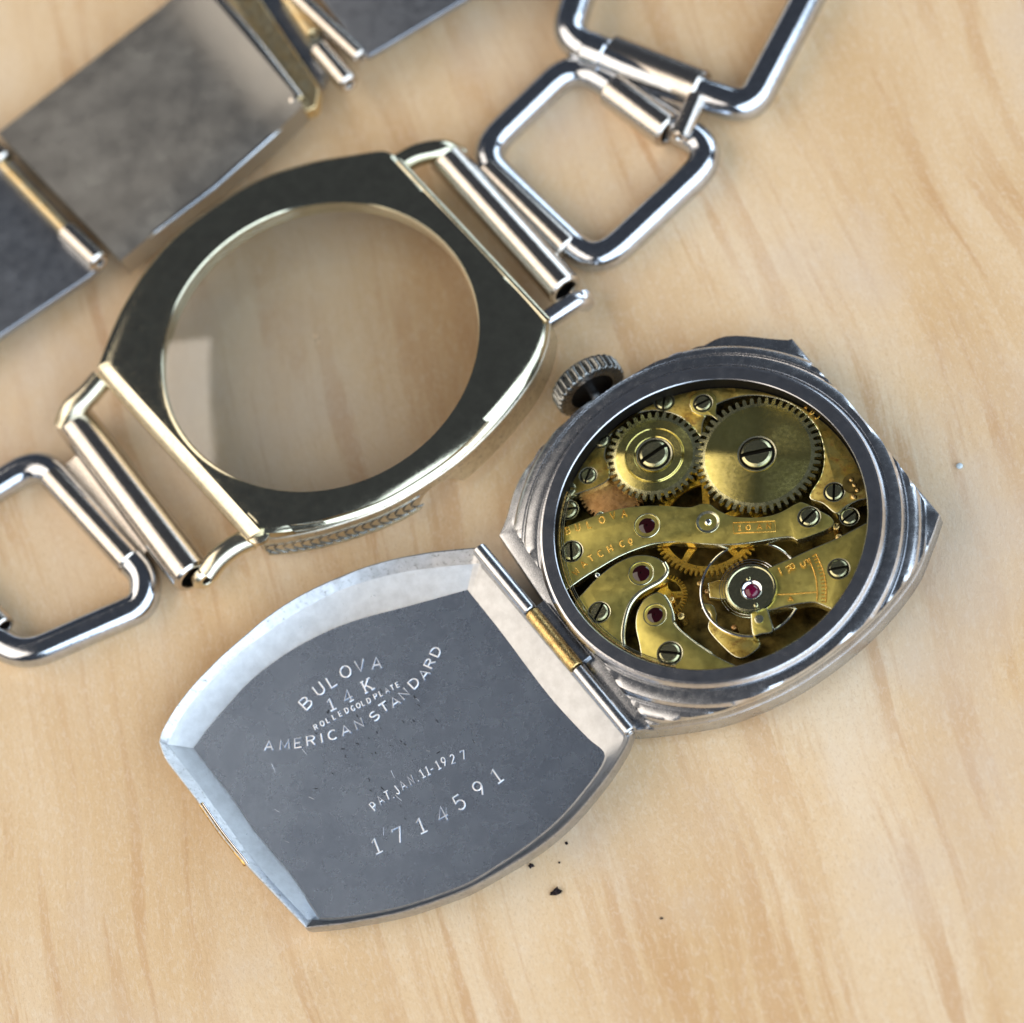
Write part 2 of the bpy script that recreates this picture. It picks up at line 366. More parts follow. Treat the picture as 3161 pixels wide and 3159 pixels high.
# ------------------------------------------------------------------ table
tb = bmesh.new(); bmesh.ops.create_cube(tb, size=1)
for v in tb.verts: v.co = Vector((v.co.x*160, v.co.y*110, v.co.z*2.4-1.2))
bmesh.ops.bevel(tb, geom=tb.edges[:], offset=.2, segments=3, affect='EDGES')
table = bmobj('table_top', tb, 'wood', None, 30); table['kind'] = 'structure'
# ------------------------------------------------------------------ open watch: back case, movement, lid
FM = Frame(at(2187, 1607, .50), cam_n(-.243, .403))
watch = thing('open_watch', (float(FM.o[0]), float(FM.o[1]), 0), 'open steel watch showing its gilt movement, engraved back lid hinged out onto the wood', 'watch')
def circ_r(pts, h=0, fr=FM, c=(0, 0)):
    return float(np.mean([np.linalg.norm(fr.uv(x, y, h)-np.array(c)) for x, y in pts]))
RI = circ_r([(2308, 1160.5), (1702, 1647), (2668, 1580), (1901, 1986), (2390, 1989), (2614, 1373), (2107, 2055), (1862, 1290)])
HB = -.42
HT = -.24
base_c = [FM.uv(1540, 1655, HT), FM.uv(1963, 2286, HB), FM.uv(2903, 1590, HT), FM.uv(2446, 1046, HT)]
bc_side = [FM.uv(x, y, HB) for x, y in ((1965, 2288), (2100, 2273), (2266, 2241), (2473, 2150), (2680, 1997), (2825, 1831), (2882, 1705))]+[base_c[2]]
ad_side = [FM.uv(x, y, -.22) for x, y in ((2446, 1046), (2400, 1044), (2240, 1034), (2135, 1086), (2059, 1122), (1966, 1174), (1885, 1224), (1811, 1272), (1748, 1321), (1640, 1420), (1590, 1500), (1560, 1600))]
out_base = [base_c[0], base_c[1]]+smooth_open(bc_side, 5)+[base_c[3]]+smooth_open(ad_side, 5)
corner_a = [math.atan2(c[1], c[0]) for c in base_c]
angs = sorted(list(np.linspace(-math.pi, math.pi, 280, endpoint=False))+corner_a)
rb = radial(out_base, np.zeros(2), angs)
def flat_d(p, q, inset):
    e = q-p; nn = np.array([e[1], -e[0]]); nn /= np.linalg.norm(nn); d = p@nn
    if d < 0: nn, d = -nn, -d
    return nn, d-inset
flats = [flat_d(base_c[0], base_c[1], .10), flat_d(base_c[3], base_c[2], .015)]
def disc(R, extra=0.):
    out = []
    for a, b in zip(angs, rb):
        r = R; d = np.array([math.cos(a), math.sin(a)])
        for nn, dd in flats:
            k = d@nn
            if k > .05: r = min(r, (dd-extra)/k)
        out.append(min(r, b-.004-extra*.3))
    return out
def ringloop(rs, h): return [FM.P(r*math.cos(a), r*math.sin(a), h) for r, a in zip(rs, angs)]
cst = lambda r: [r]*len(angs)
# bezel ring around the opening
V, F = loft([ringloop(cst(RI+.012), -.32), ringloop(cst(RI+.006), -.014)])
mesh('opening_wall', V, F, 'black', watch, 30)  # inner wall coloured near-black, putting the gap's shade into the colour
V, F = loft([ringloop(cst(RI+.006), -.014), ringloop(cst(RI), -.006), ringloop(cst(RI+.006), 0), ringloop(cst(RI+.085), 0)])
mesh('opening_ring', V, F, 'ringtop', watch, 30)
V, F = loft([ringloop(cst(RI+.085), 0), ringloop(cst(RI+.098), -.003), ringloop(cst(RI+.118), -.030), ringloop(cst(RI+.122), -.042)])
mesh('ring_bevel', V, F, 'edge', watch, 30)
steps = [(.122, -.046, 0), (.125, -.062, 0), (.135, -.064, 0), (.142, -.052, 0), (.182, -.054, 0), (.214, -.066, 0), (.232, -.090, 0), (.236, -.112, 0), (.246, -.114, .003), (.256, -.106, .004), (.290, -.112, .008), (.318, -.130, .010),
  (.332, -.152, .012), (.338, -.170, .014), (.358, -.174, .018), (.366, -.215, .02)]
smat = [0, 0, 1, 0, 0, 1, 0, 0, 1, 0, 0, 1, 0, 0, 0]
loops = [ringloop(disc(RI+r, e), h) for r, h, e in steps]
loops.append(ringloop([max(b-.03, r) for b, r in zip(rb, disc(RI+.36, .02))], -.222))
loops.append(ringloop(rb-.008, -.228)); loops.append(ringloop(rb, -.240)); loops.append(ringloop(rb, -.30)); loops.append(ringloop(rb+.006, -.37)); loops.append(ringloop(rb-.01, HB)); loops.append(ringloop(rb*.7, HB-.03))
V, F = loft(loops, close_last=True)
nn_ = len(angs); mi_ = [smat[i//nn_] if i//nn_ < len(smat) else 0 for i in range(len(F))]
mesh('case_body', V, F, ['case', 'edge'], watch, 28, mi_)
# movement --------------------------------------------------------
HP = -.105                                       # level of the upper plates
cw = np.array([0., 0.])
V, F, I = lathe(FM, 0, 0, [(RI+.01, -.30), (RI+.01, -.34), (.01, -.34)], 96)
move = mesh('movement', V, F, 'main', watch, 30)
def poly(pts, h, n=6): return [tuple(FM.uv(x, y, h)) for x, y in smooth_open(pts, n)]
def rim(a0, a1, r, n=28):   # points on the rim between two directions (uv angles, counter-clockwise negative allowed)
    return [(r*math.cos(a0+(a1-a0)*k/n), r*math.sin(a0+(a1-a0)*k/n)) for k in range(n+1)]
def ang_of(p): return math.atan2(p[1], p[0])
def plate(name, open_pts, ht, hb, mats=('plate', 'plateedge'), bev=.010, close=None, label=None):
    """an outline traced between two points of the rim, then closed round the rim"""
    q = poly(open_pts, ht)
    if close:
        a1, a0 = ang_of(q[-1]), ang_of(q[0]); d = a0-a1
        if close == 'ccw' and d < 0: d += 2*math.pi
        if close == 'cw' and d > 0: d -= 2*math.pi
        R_ = RI+.006
        q = [p for p in q if math.hypot(*p) < R_]+rim(a1, a1+d, R_)
    bm = prism(FM, q, ht, hb, bev); edge_mat(bm, FM)
    return bmobj(name, bm, list(mats), move, 35, label)
# barrel bridge with the winding wheels (the upper half)
H1 = HP-.03
bb = plate('barrel_bridge', [(1690, 1560), (1728, 1538), (1790, 1523), (1850, 1500), (1880, 1478), (1880, 1440), (1868, 1400), (1895, 1330), (1950, 1285), (2020, 1268), (2090, 1283), (2135, 1318), (2165, 1348), (2172, 1300), (2205, 1255), (2270, 1228),
    (2340, 1222), (2420, 1238), (2485, 1280), (2527, 1335), (2543, 1405), (2533, 1470), (2498, 1534), (2540, 1555), (2583, 1586), (2615, 1562), (2652, 1545)], H1, H1-.10, ('stain', 'plateedge'), .008, 'ccw')
# floor of the wheel recesses
cg1, cg2 = FM.uv(2020, 1407, HP), FM.uv(2340, 1405, HP)
def wheel(name, c, R, nt, h, th, mat, depth=.045, hub=0, inner=0., spokes=0, bev=.004, label=None, tm=None, fl=None):
    bm = bmesh.new(); P = []
    for k in range(nt):
        a = 2*math.pi*k/nt; w = 2*math.pi/nt
        for f, r in ((-.30, R-depth), (-.22, R-depth*.25), (-.12, R), (.12, R), (.22, R-depth*.25), (.30, R-depth)): P.append((c[0]+r*math.cos(a+f*w), c[1]+r*math.sin(a+f*w)))
    n = len(P); ri = R-depth*1.25 if inner == 0 else inner
    Q = [(c[0]+ri*math.cos(math.atan2(p[1]-c[1], p[0]-c[0])), c[1]+ri*math.sin(math.atan2(p[1]-c[1], p[0]-c[0]))) for p in P]
    To = [bm.verts.new(tuple(FM.P(*p, h))) for p in P]; Bo = [bm.verts.new(tuple(FM.P(*p, h-th))) for p in P]
    Ti = [bm.verts.new(tuple(FM.P(*p, h))) for p in Q]
    for i in range(n):
        j = (i+1) % n; bm.faces.new((To[i], To[j], Ti[j], Ti[i])); bm.faces.new((To[i], Bo[i], Bo[j], To[j]))
    if inner:
        Bi = [bm.verts.new(tuple(FM.P(*p, h-th))) for p in Q]
        for i in range(n): j = (i+1) % n; bm.faces.new((Ti[i], Ti[j], Bi[j], Bi[i])); bm.faces.new((Bo[i], Bi[i], Bi[j], Bo[j]))
        for s in range(spokes):
            a = 2*math.pi*s/spokes+spokes_off; d = np.array([math.cos(a), math.sin(a)]); e = np.array([-d[1], d[0]])
            q = [(0, -.028), (0, .028), (ri+.01, .020), (ri+.01, -.020)]
            vt = [bm.verts.new(tuple(FM.P(*(c+d*x+e*y), h-.002))) for x, y in q]; vb = [bm.verts.new(tuple(FM.P(*(c+d*x+e*y), h-th))) for x, y in q]
            bm.faces.new(vt); bm.faces.new(vb[::-1])
            for i in range(4): bm.faces.new((vt[i], vb[i], vb[(i+1) % 4], vt[(i+1) % 4]))
        for r0, hh in ((.05, h+.02),):
            vs = [bm.verts.new(tuple(FM.P(c[0]+r0*math.cos(k*math.pi/8), c[1]+r0*math.sin(k*math.pi/8), hh))) for k in range(16)]; bm.faces.new(vs)
    else:
        # step down to the flat, sun-brushed face
        rr = ri-.012; T2 = [bm.verts.new(tuple(FM.P(c[0]+rr*math.cos(math.atan2(p[1]-c[1], p[0]-c[0])), c[1]+rr*math.sin(math.atan2(p[1]-c[1], p[0]-c[0])), h+(fl or .006)))) for p in P]
        for i in range(n): j = (i+1) % n; bm.faces.new((Ti[i], Ti[j], T2[j], T2[i]))
        f = bm.faces.new(T2[:]); f.material_index = 1
    o = bmobj(name, bm, [tm or mat, mat], move, 40, label)
    if not inner:      # let the brushing turn about the wheel's own axis
        m = FM.mat(c[0], c[1], h); inv = m.inverted()
        off = wloc(o.parent); T = Matrix.Translation(off)
        o.data.transform(inv@T); o.matrix_local = Matrix.Translation(-off)@m
    return o
spokes_off = 0.
R1 = circ_r([(1873, 1409), (2168, 1405)], HP, FM, cg1); R2 = circ_r([(2145, 1404), (2535, 1404)], HP, FM, cg2)
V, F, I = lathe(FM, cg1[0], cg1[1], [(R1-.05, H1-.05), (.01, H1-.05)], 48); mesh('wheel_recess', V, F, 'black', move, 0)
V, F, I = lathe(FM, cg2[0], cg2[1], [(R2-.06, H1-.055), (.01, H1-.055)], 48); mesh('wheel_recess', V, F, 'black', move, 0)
wheel('crown_wheel', cg1, R1, 38, HP, .04, 'wheel', .042, tm='teeth')
wheel('ratchet_wheel', cg2, R2, 50, HP+.006, .045, 'wheel', .046, tm='teeth')
V, F, I = lathe(FM, cg1[0], cg1[1], [(R1*.63, HP+.003), (R1*.61, HP+.013), (R1*.595, HP+.008), (R1*.58, HP+.013), (R1*.42, HP+.014), (R1*.40, HP+.010)], 64, False); mesh('wheel_collar', V, F, 'wheel', move, 30)
# wheels of the train, deeper in
cc = FM.uv(2185, 1622, -.20); RCW = .375
spokes_off = .35; wheel('centre_wheel', cc, circ_r([(2035, 1696), (2332, 1699), (2187, 1779)], -.19, FM, cc), 62, -.19, .02, 'gold', .034, inner=.30, spokes=5)
c4 = FM.uv(2052, 1840, -.22); spokes_off = 0; wheel('fourth_wheel', c4, circ_r([(2122, 1835)], -.22, FM, c4), 40, -.215, .018, 'gold', .028, inner=.115, spokes=4)
cb = FM.uv(1895, 1512, -.24); wheel('barrel', cb, .24, 44, -.20, .05, 'copper', .022)
# bridges
H2 = HP+.005
plate('train_bridge', [(1690, 1652), (1705, 1645), (1745, 1627), (1803, 1605), (1868, 1582), (1944, 1566), (2035, 1561), (2110, 1566), (2136, 1565), (2165, 1556), (2192, 1558), (2216, 1575), (2266, 1595), (2348, 1597), (2406, 1583), (2456, 1556), (2481, 1552), (2531, 1577), (2566, 1598), (2573, 1618),
    (2550, 1635), (2500, 1655), (2462, 1666), (2440, 1657), (2390, 1661), (2307, 1675), (2224, 1680), (2100, 1674), (2071, 1672), (2017, 1677), (1962, 1694), (1908, 1717), (1854, 1748), (1803, 1779), (1759, 1812), (1735, 1828)], H2, H2-.075, close='cw')
plate('third_wheel_bridge', [(1760, 1880), (1778, 1852), (1803, 1826), (1836, 1790), (1890, 1746), (1944, 1719), (1984, 1713), (2024, 1720), (2049, 1737), (2060, 1757), (2053, 1777), (2035, 1794), (2010, 1808), (1970, 1833), (1941, 1870), (1926, 1917), (1922, 1960), (1925, 2000)], H2, H2-.10, bev=.007, close='cw')
plate('escape_bridge', [(1981, 2040), (1973, 1989), (1962, 1935), (1966, 1891), (1984, 1855), (2006, 1837), (2031, 1828), (2048, 1836), (2062, 1856), (2076, 1890), (2080, 1922), (2100, 1946), (2144, 1982), (2198, 2018), (2250, 2045), (2280, 2058)], H2, H2-.09, bev=.007, close='cw')
plate('balance_cock', [(2680, 1610), (2650, 1626), (2580, 1662), (2498, 1697), (2431, 1727), (2357, 1757), (2300, 1770), (2262, 1800), (2262, 1850), (2300, 1885), (2373, 1885), (2420, 1874), (2473, 1864), (2514, 1861), (2545, 1872), (2575, 1885)], H2-.01, H2-.09, close='ccw', bev=.008)
plate('stud_block', [(2318, 1870), (2317, 1898), (2324, 1960), (2350, 1958), (2386, 1948), (2376, 1900), (2366, 1870)], H2+.008, H2-.08, bev=.008, close=None)
plate('lower_bridge', [(2170, 1862), (2200, 1868), (2212, 1895), (2215, 1925), (2250, 1945), (2290, 1957), (2335, 1965), (2345, 1995), (2300, 2030), (2265, 2025), (2225, 1990), (2190, 1950), (2186, 1925), (2193, 1900), (2180, 1885), (2165, 1880)], -.20, -.24, ('stain', 'plateedge'), .006)
plate('pallet_bridge', [(2185, 1800), (2230, 1790), (2285, 1800), (2275, 1845), (2230, 1850), (2190, 1845)], -.215, -.25, ('stain', 'plateedge'), .006)
plate('setting_lever', [(1715, 1500), (1745, 1478), (1790, 1490), (1785, 1525), (1740, 1540), (1710, 1532)], -.15, -.2, ('plate', 'plateedge'), .008)
# click beside the ratchet wheel
plate('click', [(2128, 1250), (2136, 1222), (2165, 1210), (2200, 1216), (2212, 1246), (2210, 1272), (2214, 1296), (2196, 1284), (2160, 1281), (2136, 1270)], H1+.022, H1, bev=.006)
def polished(pts, r=.019, h=H2, drop=.016):
    P = [FM.P(*FM.uv(x, y, h), h-drop) for x, y in smooth_open(pts, 6)]; V, F = tubes([P], r, 12, up=FM.n); mesh('polished_bevel', V, F, 'plateedge', move, 60)
polished([(2049, 1737), (2058, 1757), (2052, 1776), (2034, 1793), (2010, 1806), (1970, 1831), (1941, 1868), (1926, 1917), (1921, 1960), (1924, 1995)])
polished([(2048, 1838), (2062, 1858), (2074, 1890), (2078, 1915)], .014)
polished([(2080, 1922), (2100, 1946), (2144, 1982), (2198, 2018)], .007, drop=.008)
polished([(1745, 1820), (1803, 1779), (1854, 1748), (1908, 1717), (1962, 1694), (2017, 1677), (2071, 1672), (2110, 1672), (2224, 1680), (2307, 1675), (2390, 1661), (2440, 1657), (2462, 1666)], .007, drop=.008)
# balance rim, hairspring, pins
cbw = FM.uv(2319, 1821, -.20); RBW = circ_r([(2162, 1845)], -.20, FM, cbw)
V, F, I = lathe(FM, cbw[0], cbw[1], [(RBW, -.205), (RBW, -.185), (RBW-.006, -.183), (RBW-.014, -.185), (RBW-.014, -.205)], 120, False); mesh('balance_wheel', V, F, 'steel', move, 30)
sp = []
for k in range(520):
    a = k*.11; r = .06+k*.00030; sp.append(FM.P(cbw[0]+r*math.cos(a), cbw[1]+r*math.sin(a), -.165))
V, F = tubes([sp], .0022, 5); mesh('hairspring', V, F, 'steel', move, 60)
def pin(name, x, y, r, h0, h1, mat):
    c = FM.uv(x, y, h1); V, F, I = lathe(FM, c[0], c[1], [(r, h0), (r, h1-r*.5), (r*.8, h1-r*.15), (r*.4, h1)], 20); return mesh(name, V, F, mat, move, 50)
for x, y, r, h1, m in ((2580, 1624, .028, -.15, 'brass'), (2589, 1657, .026, -.13, 'brass'), (2635, 1532, .022, -.12, 'brass'), (1852, 1590, .035, -.14, 'plateedge'), (2065, 1862, .02, -.15, 'brass'), (2073, 1848, .018, -.16, 'brass'), (2158, 1800, .018, -.2, 'brass'), (2180, 1825, .015, -.2, 'copper'), (2100, 1900, .03, -.2, 'brass'), (1843, 1775, .02, -.12, 'steel'), (2265, 1935, .02, -.21, 'copper')):
    pin('pillar', x, y, r, -.33, h1, m)
V, F, I = lathe(FM, *FM.uv(2635, 1493, H1), [(.075, H1+.003), (.01, H1+.003)], 32); mesh('setting_hole', V, F, 'main', move, 0)
for k_ in range(3): pin('setting_pin', 2628+9*k_, 1480+16*k_, .016, H1-.02, H1+.012, 'brass')
# screws ---------------------------------------------------------
def screw_mesh(name, dome=False):
    bm = bmesh.new(); S = 24; w = .14
    for sg in (1, -1):
        a0 = math.asin(w); P = [(math.cos(a0+(math.pi-2*a0)*k/S), sg*math.sin(a0+(math.pi-2*a0)*k/S)) for k in range(S+1)]
        rings = []
        for sc_, h in ((1, -.6), (1, .12), (.97, .2), (.80, .30)):
            rings.append([bm.verts.new((x*sc_, sg*max(w, abs(y*sc_)), h)) for x, y in P])
        for a, b in zip(rings, rings[1:]):
            for k in range(S): bm.faces.new((a[k], a[k+1], b[k+1], b[k]))
            bm.faces.new((a[0], b[0], b[-1], a[-1]))
        bm.faces.new(rings[-1])
    o = [bm.verts.new((1.13*math.cos(2*math.pi*k/32), 1.13*math.sin(2*math.pi*k/32), .035)) for k in range(32)]; f = bm.faces.new(o); f.material_index = 1
    i_ = [bm.verts.new((1.14*math.cos(2*math.pi*k/32), 1.14*math.sin(2*math.pi*k/32), .03)) for k in range(32)]
    j_ = [bm.verts.new((1.24*math.cos(2*math.pi*k/32), 1.24*math.sin(2*math.pi*k/32), .05)) for k in range(32)]
    for k in range(32): f = bm.faces.new((i_[k], i_[(k+1) % 32], j_[(k+1) % 32], j_[k])); f.material_index = 2
    bmesh.ops.recalc_face_normals(bm, faces=bm.faces)
    me = bpy.data.meshes.new(name); bm.to_mesh(me); bm.free(); me.shade_smooth(); me.set_sharp_from_angle(angle=math.radians(30))
    for m in ('screw', 'black', 'plateedge'): me.materials.append(M[m])
    return me
SM = screw_mesh('screw')
def screw(x, y, rpx, h, slot, sc=None, name='screw'):
    c = FM.uv(x, y, h); r = rpx/440.*1.0
    a = FM.uv(x+40*math.cos(math.radians(slot)), y-40*math.sin(math.radians(slot)), h)-c; ang = math.atan2(a[1], a[0])
    o = bpy.data.objects.new(name, SM); SC.collection.objects.link(o); o.parent = move
    o.matrix_local = Matrix.Translation(-wloc(move))@FM.mat(c[0], c[1], h, ang+random.uniform(-.05, .05), r)
    return o
H1t = H1
for x, y, r, h, s in ((2020, 1404, 44, HP+.014, 35), (2337, 1402, 47, HP+.014, 14), (2051, 1241, 26, H1t, 80), (2170, 1246, 25, H1+.022, 28), (1857, 1360, 22, H1t, 30), (1816, 1469, 23, H1t, 70), (1756, 1512, 26, -.15, 0),
    (2575, 1520, 26, H1t, 88), (2622, 1596, 24, -.16, 40), (1754, 1575, 27, -.15, 10), (1765, 1703, 29, H2, 95), (1850, 1891, 28, H2, 65), (2068, 2018, 31, H2, -5), (2498, 1597, 28, H2, 42), (2589, 1757, 27, H2-.01, 12)):
    screw(x, y, r, h, s)
# jewels -----------------------------------------------------------
def jewel(x, y, ro, ri, h, rub='ruby', ring='plateedge', dome=.4):
    c = FM.uv(x, y, h); ro /= 440; ri /= 440
    prof = [(ro, h+.0015), (ro*.97, h+.005), (ro*.90, h+.004), (ri*1.12, h-.006), (ri*1.02, h-.010), (ri, h-.010), (ri*.8, h-.010+ri*dome*.4), (ri*.4, h-.010+ri*dome*.75), (ri*.12, h-.010+ri*dome*.8), (ri*.08, h-.010+ri*dome*.5)]
    V, F, I = lathe(FM, c[0], c[1], prof, 40, True, [0, 0, 0, 0, 0, 1, 1, 1, 1, 1]); return mesh('jewel', V, F, [ring, rub], move, 35, I)
jewel(1997, 1623, 40, 30, H2); jewel(1979, 1770, 39, 31, H2, 'ruby'); jewel(2022, 1899, 36, 29, H2, 'ruby')
cj = jewel(2185, 1612, 36, 17, H2, 'black', 'plateedge', .1); pin('pivot', 2185, 1610, .026, H2-.02, H2+.014, 'steel')
# cap of the balance
cd = FM.uv(2319.5, 1821, H2); rd = 76/440
V, F, I = lathe(FM, cd[0], cd[1], [(rd, H2-.01), (rd, H2+.012), (rd*.965, H2+.024), (rd*.90, H2+.027), (rd*.86, H2+.022), (.40*rd, H2+.021)], 64, False); mesh('balance_cap', V, F, 'screw', move, 25)
jewel(2319.5, 1821, 31, 20, H2+.0225, 'ruby2', 'steel', .5)
for x, y in ((2310, 1786), (2333, 1867)): pin('cap_screw', x, y, .017, H2, H2+.030, 'screw')
V, F, I = lathe(FM, *FM.uv(2344, 1914, H2), [(.030, H2), (.030, H2+.014), (.024, H2+.016)], 24); mesh('stud', V, F, 'plateedge', move, 30)
# regulator scale on the cock
def flat_band(name, pts_a, pts_b, h, mat):
    A = [FM.P(*FM.uv(x, y, h), h) for x, y in smooth_open(pts_a, 6)]; B = [FM.P(*FM.uv(x, y, h), h) for x, y in smooth_open(pts_b, 6)]
    V = A+B; n = len(A); F = [(i, i+1, n+i+1, n+i) for i in range(n-1)]; return mesh(name, V, F, mat, move, 0)
sa = [(2497, 1722), (2515, 1770), (2522, 1810), (2522, 1855)]; sb = [(2519, 1708), (2541, 1760), (2550, 1810), (2549, 1858)]
paths = []
for q in (sa, sb): paths.append([FM.P(*FM.uv(x, y, H2), H2-.008) for x, y in smooth_open(q, 6)])
for (x0, y0), (x1, y1) in zip(spread(sa, 14), spread(sb, 14)):
    paths.append([FM.P(*FM.uv(x1, y1, H2), H2-.008), FM.P(*FM.uv(x1*.45+x0*.55, y1*.45+y0*.55, H2), H2-.008)])
paths.append([FM.P(*FM.uv(x, y, H2), H2-.008) for x, y in ((2395, 1834), (2450, 1832), (2525, 1826))])
V, F = tubes(paths, .0045, 5, up=FM.n, flat=.6); mesh('regulator_scale', V, F, 'gletter', move, 60)
# gilt engraving on the movement
it = along(FM, 'BULOVA', [(1752, 1638), (1784, 1628), (1820, 1619), (1857, 1605), (1892, 1592), (1926, 1585)], H2, .050, .9)
it += along(FM, 'WATCH', [(1777, 1767), (1801, 1742), (1824, 1724), (1853, 1709), (1884, 1694)], H2, .047, .95)+along(FM, 'Co', [(1920, 1679), (1946, 1670)], H2, .045, .9)
it += along(FM, '10AN', [(2283, 1629), (2310, 1628), (2344, 1626), (2374, 1624)], H2, .036, 1.2)
it += [('R', *FM.uv(2440, 1752, H2), .055, math.radians(-60), 1.1), ('S', *FM.uv(2484, 1738, H2), .055, math.radians(-60), 1.1), ('|', *FM.uv(2408, 1762, H2), .05, math.radians(20), 1), ('A', *FM.uv(2440, 1848, H2), .03, 0., 1.4)]
it += along(FM, 'FOUR', [(2355, 1190), (2378, 1196), (2402, 1204), (2428, 1214)], H2, .034, .8)+along(FM, 'ADJ', [(2490, 1258), (2508, 1273), (2524, 1288)], H2, .034, .8)
it = [(c, u, v, s, a, w) for c, u, v, s, a, w in it]
lettering('engraved_letter', FM, it, H2+.001, .0068, 'gletter', move)
bx = [FM.P(*FM.uv(x, y, H2), H2+.001) for x, y in ((2263, 1614), (2392, 1609), (2395, 1641), (2266, 1647))]; V, F = tubes([bx], .004, 5, closed=True); mesh('engraved_frame', V, F, 'gletter', move, 60)
# brass arcs drawn for the glints along a clear ring's edge, lower left
for k, (rr, hh, w) in enumerate(((RI-.020, -.050, .007), (RI-.048, -.060, .0035), (RI-.036, -.055, .0022))):
    a0, a1 = ang_of(FM.uv(1700, 1500)), ang_of(FM.uv(2080, 2060))+2*math.pi
    a0 = a0 if a0 > 0 else a0+2*math.pi
    pts = [FM.P(rr*math.cos(a0+(a1-a0)*t/70), rr*math.sin(a0+(a1-a0)*t/70), hh) for t in range(71)]
    V, F = tubes([pts], w, 6); mesh('ring_glint', V, F, 'brass' if k == 0 else 'plateedge', move, 60)
# crown ------------------------------------------------------------
HC = -.235
pa = FM.P(*FM.uv(1985, 1330, HC), HC); pb = FM.P(*FM.uv(1826, 1206, HC), HC)
ax = pb-pa; nrm_side = FM.P(*FM.uv(1748, 1321, HC), HC)-FM.P(*FM.uv(2085, 1109, HC), HC); nrm_side /= np.linalg.norm(nrm_side)
axd = np.cross(FM.n, nrm_side); axd /= np.linalg.norm(axd)
if axd@ax < 0: axd = -axd
FCr = Frame(pb, axd); RCr = .264
prof = [(.040, -.02), (.075, -.01), (.17, .012), (RCr-.03, -.012), (RCr-.012, -.016)]
V, F = [], []; S = 28*8
def knurl(a, r, d): return r-d*(.5-.5*math.cos(a*28))**1.5
rows = [(.05, .012, 0), (.14, .016, 0), (.165, -.012, 0), (RCr-.020, -.016, .0), (RCr-.004, -.006, .018), (RCr, .012, .030), (RCr, .085, .030), (RCr-.008, .105, .018), (RCr-.04, .125, .0), (.1, .14, 0), (.02, .142, 0)]
for r, h, d in rows:
    for k in range(S): a = 2*math.pi*k/S; q = knurl(a, r, d); V.append(FCr.P(q*math.cos(a), q*math.sin(a), h))
for i in range(len(rows)-1):
    for k in range(S): F.append((i*S+k, i*S+(k+1) % S, (i+1)*S+(k+1) % S, (i+1)*S+k))
F.append(tuple(range(S))); F.append(tuple((len(rows)-1)*S+k for k in range(S)))
crown = mesh('crown', V, F, ['crown', 'black'], watch, 50, [1 if i < 2*S else 0 for i in range(len(F)-2)]+[1, 0])
V, F = tubes([[pb+axd*.02, pb-axd*.42]], .042, 20); mesh('crown_stem', V, F, 'edge', crown, 40)
# lid --------------------------------------------------------------
p1, p2, p3 = at(1472, 1690, .33), at(1945, 2255, .33), at(489, 2291, .225)
nl = np.cross(p2-p1, p3-p1); nl = nl if nl[2] > 0 else -nl
FL = Frame((p1+p2+2*p3)/4, nl)
HF = -.15
S1 = [(1472, 1690), (1456, 1691), (1320, 1705), (1157, 1740), (994, 1803), (858, 1879), (733, 1980), (640, 2067), (559, 2159), (504, 2246), (489, 2291)]
S2 = [(489, 2291), (510, 2345), (559, 2410), (613, 2481), (675, 2572), (744, 2655), (850, 2768), (943, 2866)]
S3 = [(943, 2866), (1071, 2852), (1242, 2818), (1390, 2768), (1470, 2733), (1640, 2632), (1754, 2540), (1865, 2410), (1931, 2308), (1950, 2255)]
S4 = [(1950, 2255), (1472, 1690)]
def trace(fr, sides, h, n=6):
    out = []; corners = []
    for s in sides:
        q = smooth_open(s, n) if len(s) > 2 else s
        P = [fr.uv(x, y, h) for x, y in q]; corners.append(P[0]); out += P[:-1]
    return out, corners
o_rim, c_rim = trace(FL, (S1, S2, S3, S4), 0)
lc = np.mean(c_rim, axis=0)
f1 = [(1445, 1817), (1266, 1866), (1102, 1910), (994, 1953), (885, 2013), (776, 2095), (695, 2182), (640, 2247), (594, 2310)]
f2 = [(594, 2310), (667, 2405), (722, 2475), (776, 2557), (852, 2649), (900, 2708), (957, 2793), (985, 2838)]
f3 = [(985, 2838), (1071, 2834), (1242, 2801), (1405, 2746), (1480, 2710), (1630, 2612), (1738, 2520), (1836, 2402), (1872, 2336), (1857, 2309)]
f4 = [(1857, 2309), (1811, 2270), (1697, 2144), (1555, 1955), (1445, 1817)]
o_fl, c_fl = trace(FL, (f1, f2, f3, f4), HF)
g1 = [(1482, 1747), (1467, 1741), (1266, 1763), (1075, 1812), (939, 1877), (831, 1948), (722, 2030), (613, 2144), (560, 2215), (516, 2299)]
g2 = [(516, 2299), (560, 2355), (625, 2440), (690, 2530), (770, 2640), (860, 2745), (952, 2842)]
g3 = [(952, 2842), (1071, 2838), (1242, 2804), (1405, 2750), (1480, 2715), (1635, 2618), (1745, 2528), (1850, 2405), (1918, 2300), (1925, 2275)]
g4 = [(1925, 2275), (1482, 1747)]
HG = -.05
o_g, c_g = trace(FL, (g1, g2, g3, g4), HG)
cang = [math.atan2(*(c-lc)[::-1]) for c in c_rim+c_fl+c_g]
la = sorted(list(np.linspace(-math.pi, math.pi, 300, endpoint=False))+cang)
r_rim, r_fl, r_g = (radial(o, lc, la) for o in (o_rim, o_fl, o_g))
r_g = np.minimum(r_g, r_rim-.022); r_fl = np.minimum(r_fl, r_g-.02)
def ll(rs, h, wob=0): return [FL.P(lc[0]+r*math.cos(a), lc[1]+r*math.sin(a), h+(wob*RNG.normal() if wob else 0)) for r, a in zip(rs, la)]
nick = np.convolve(RNG.normal(size=len(la)), np.ones(3)/3, 'same')*.0022
lidF = [ll(r_fl*.02, HF-.004), ll(r_fl*.5, HF-.004), ll(r_fl-.01, HF)]
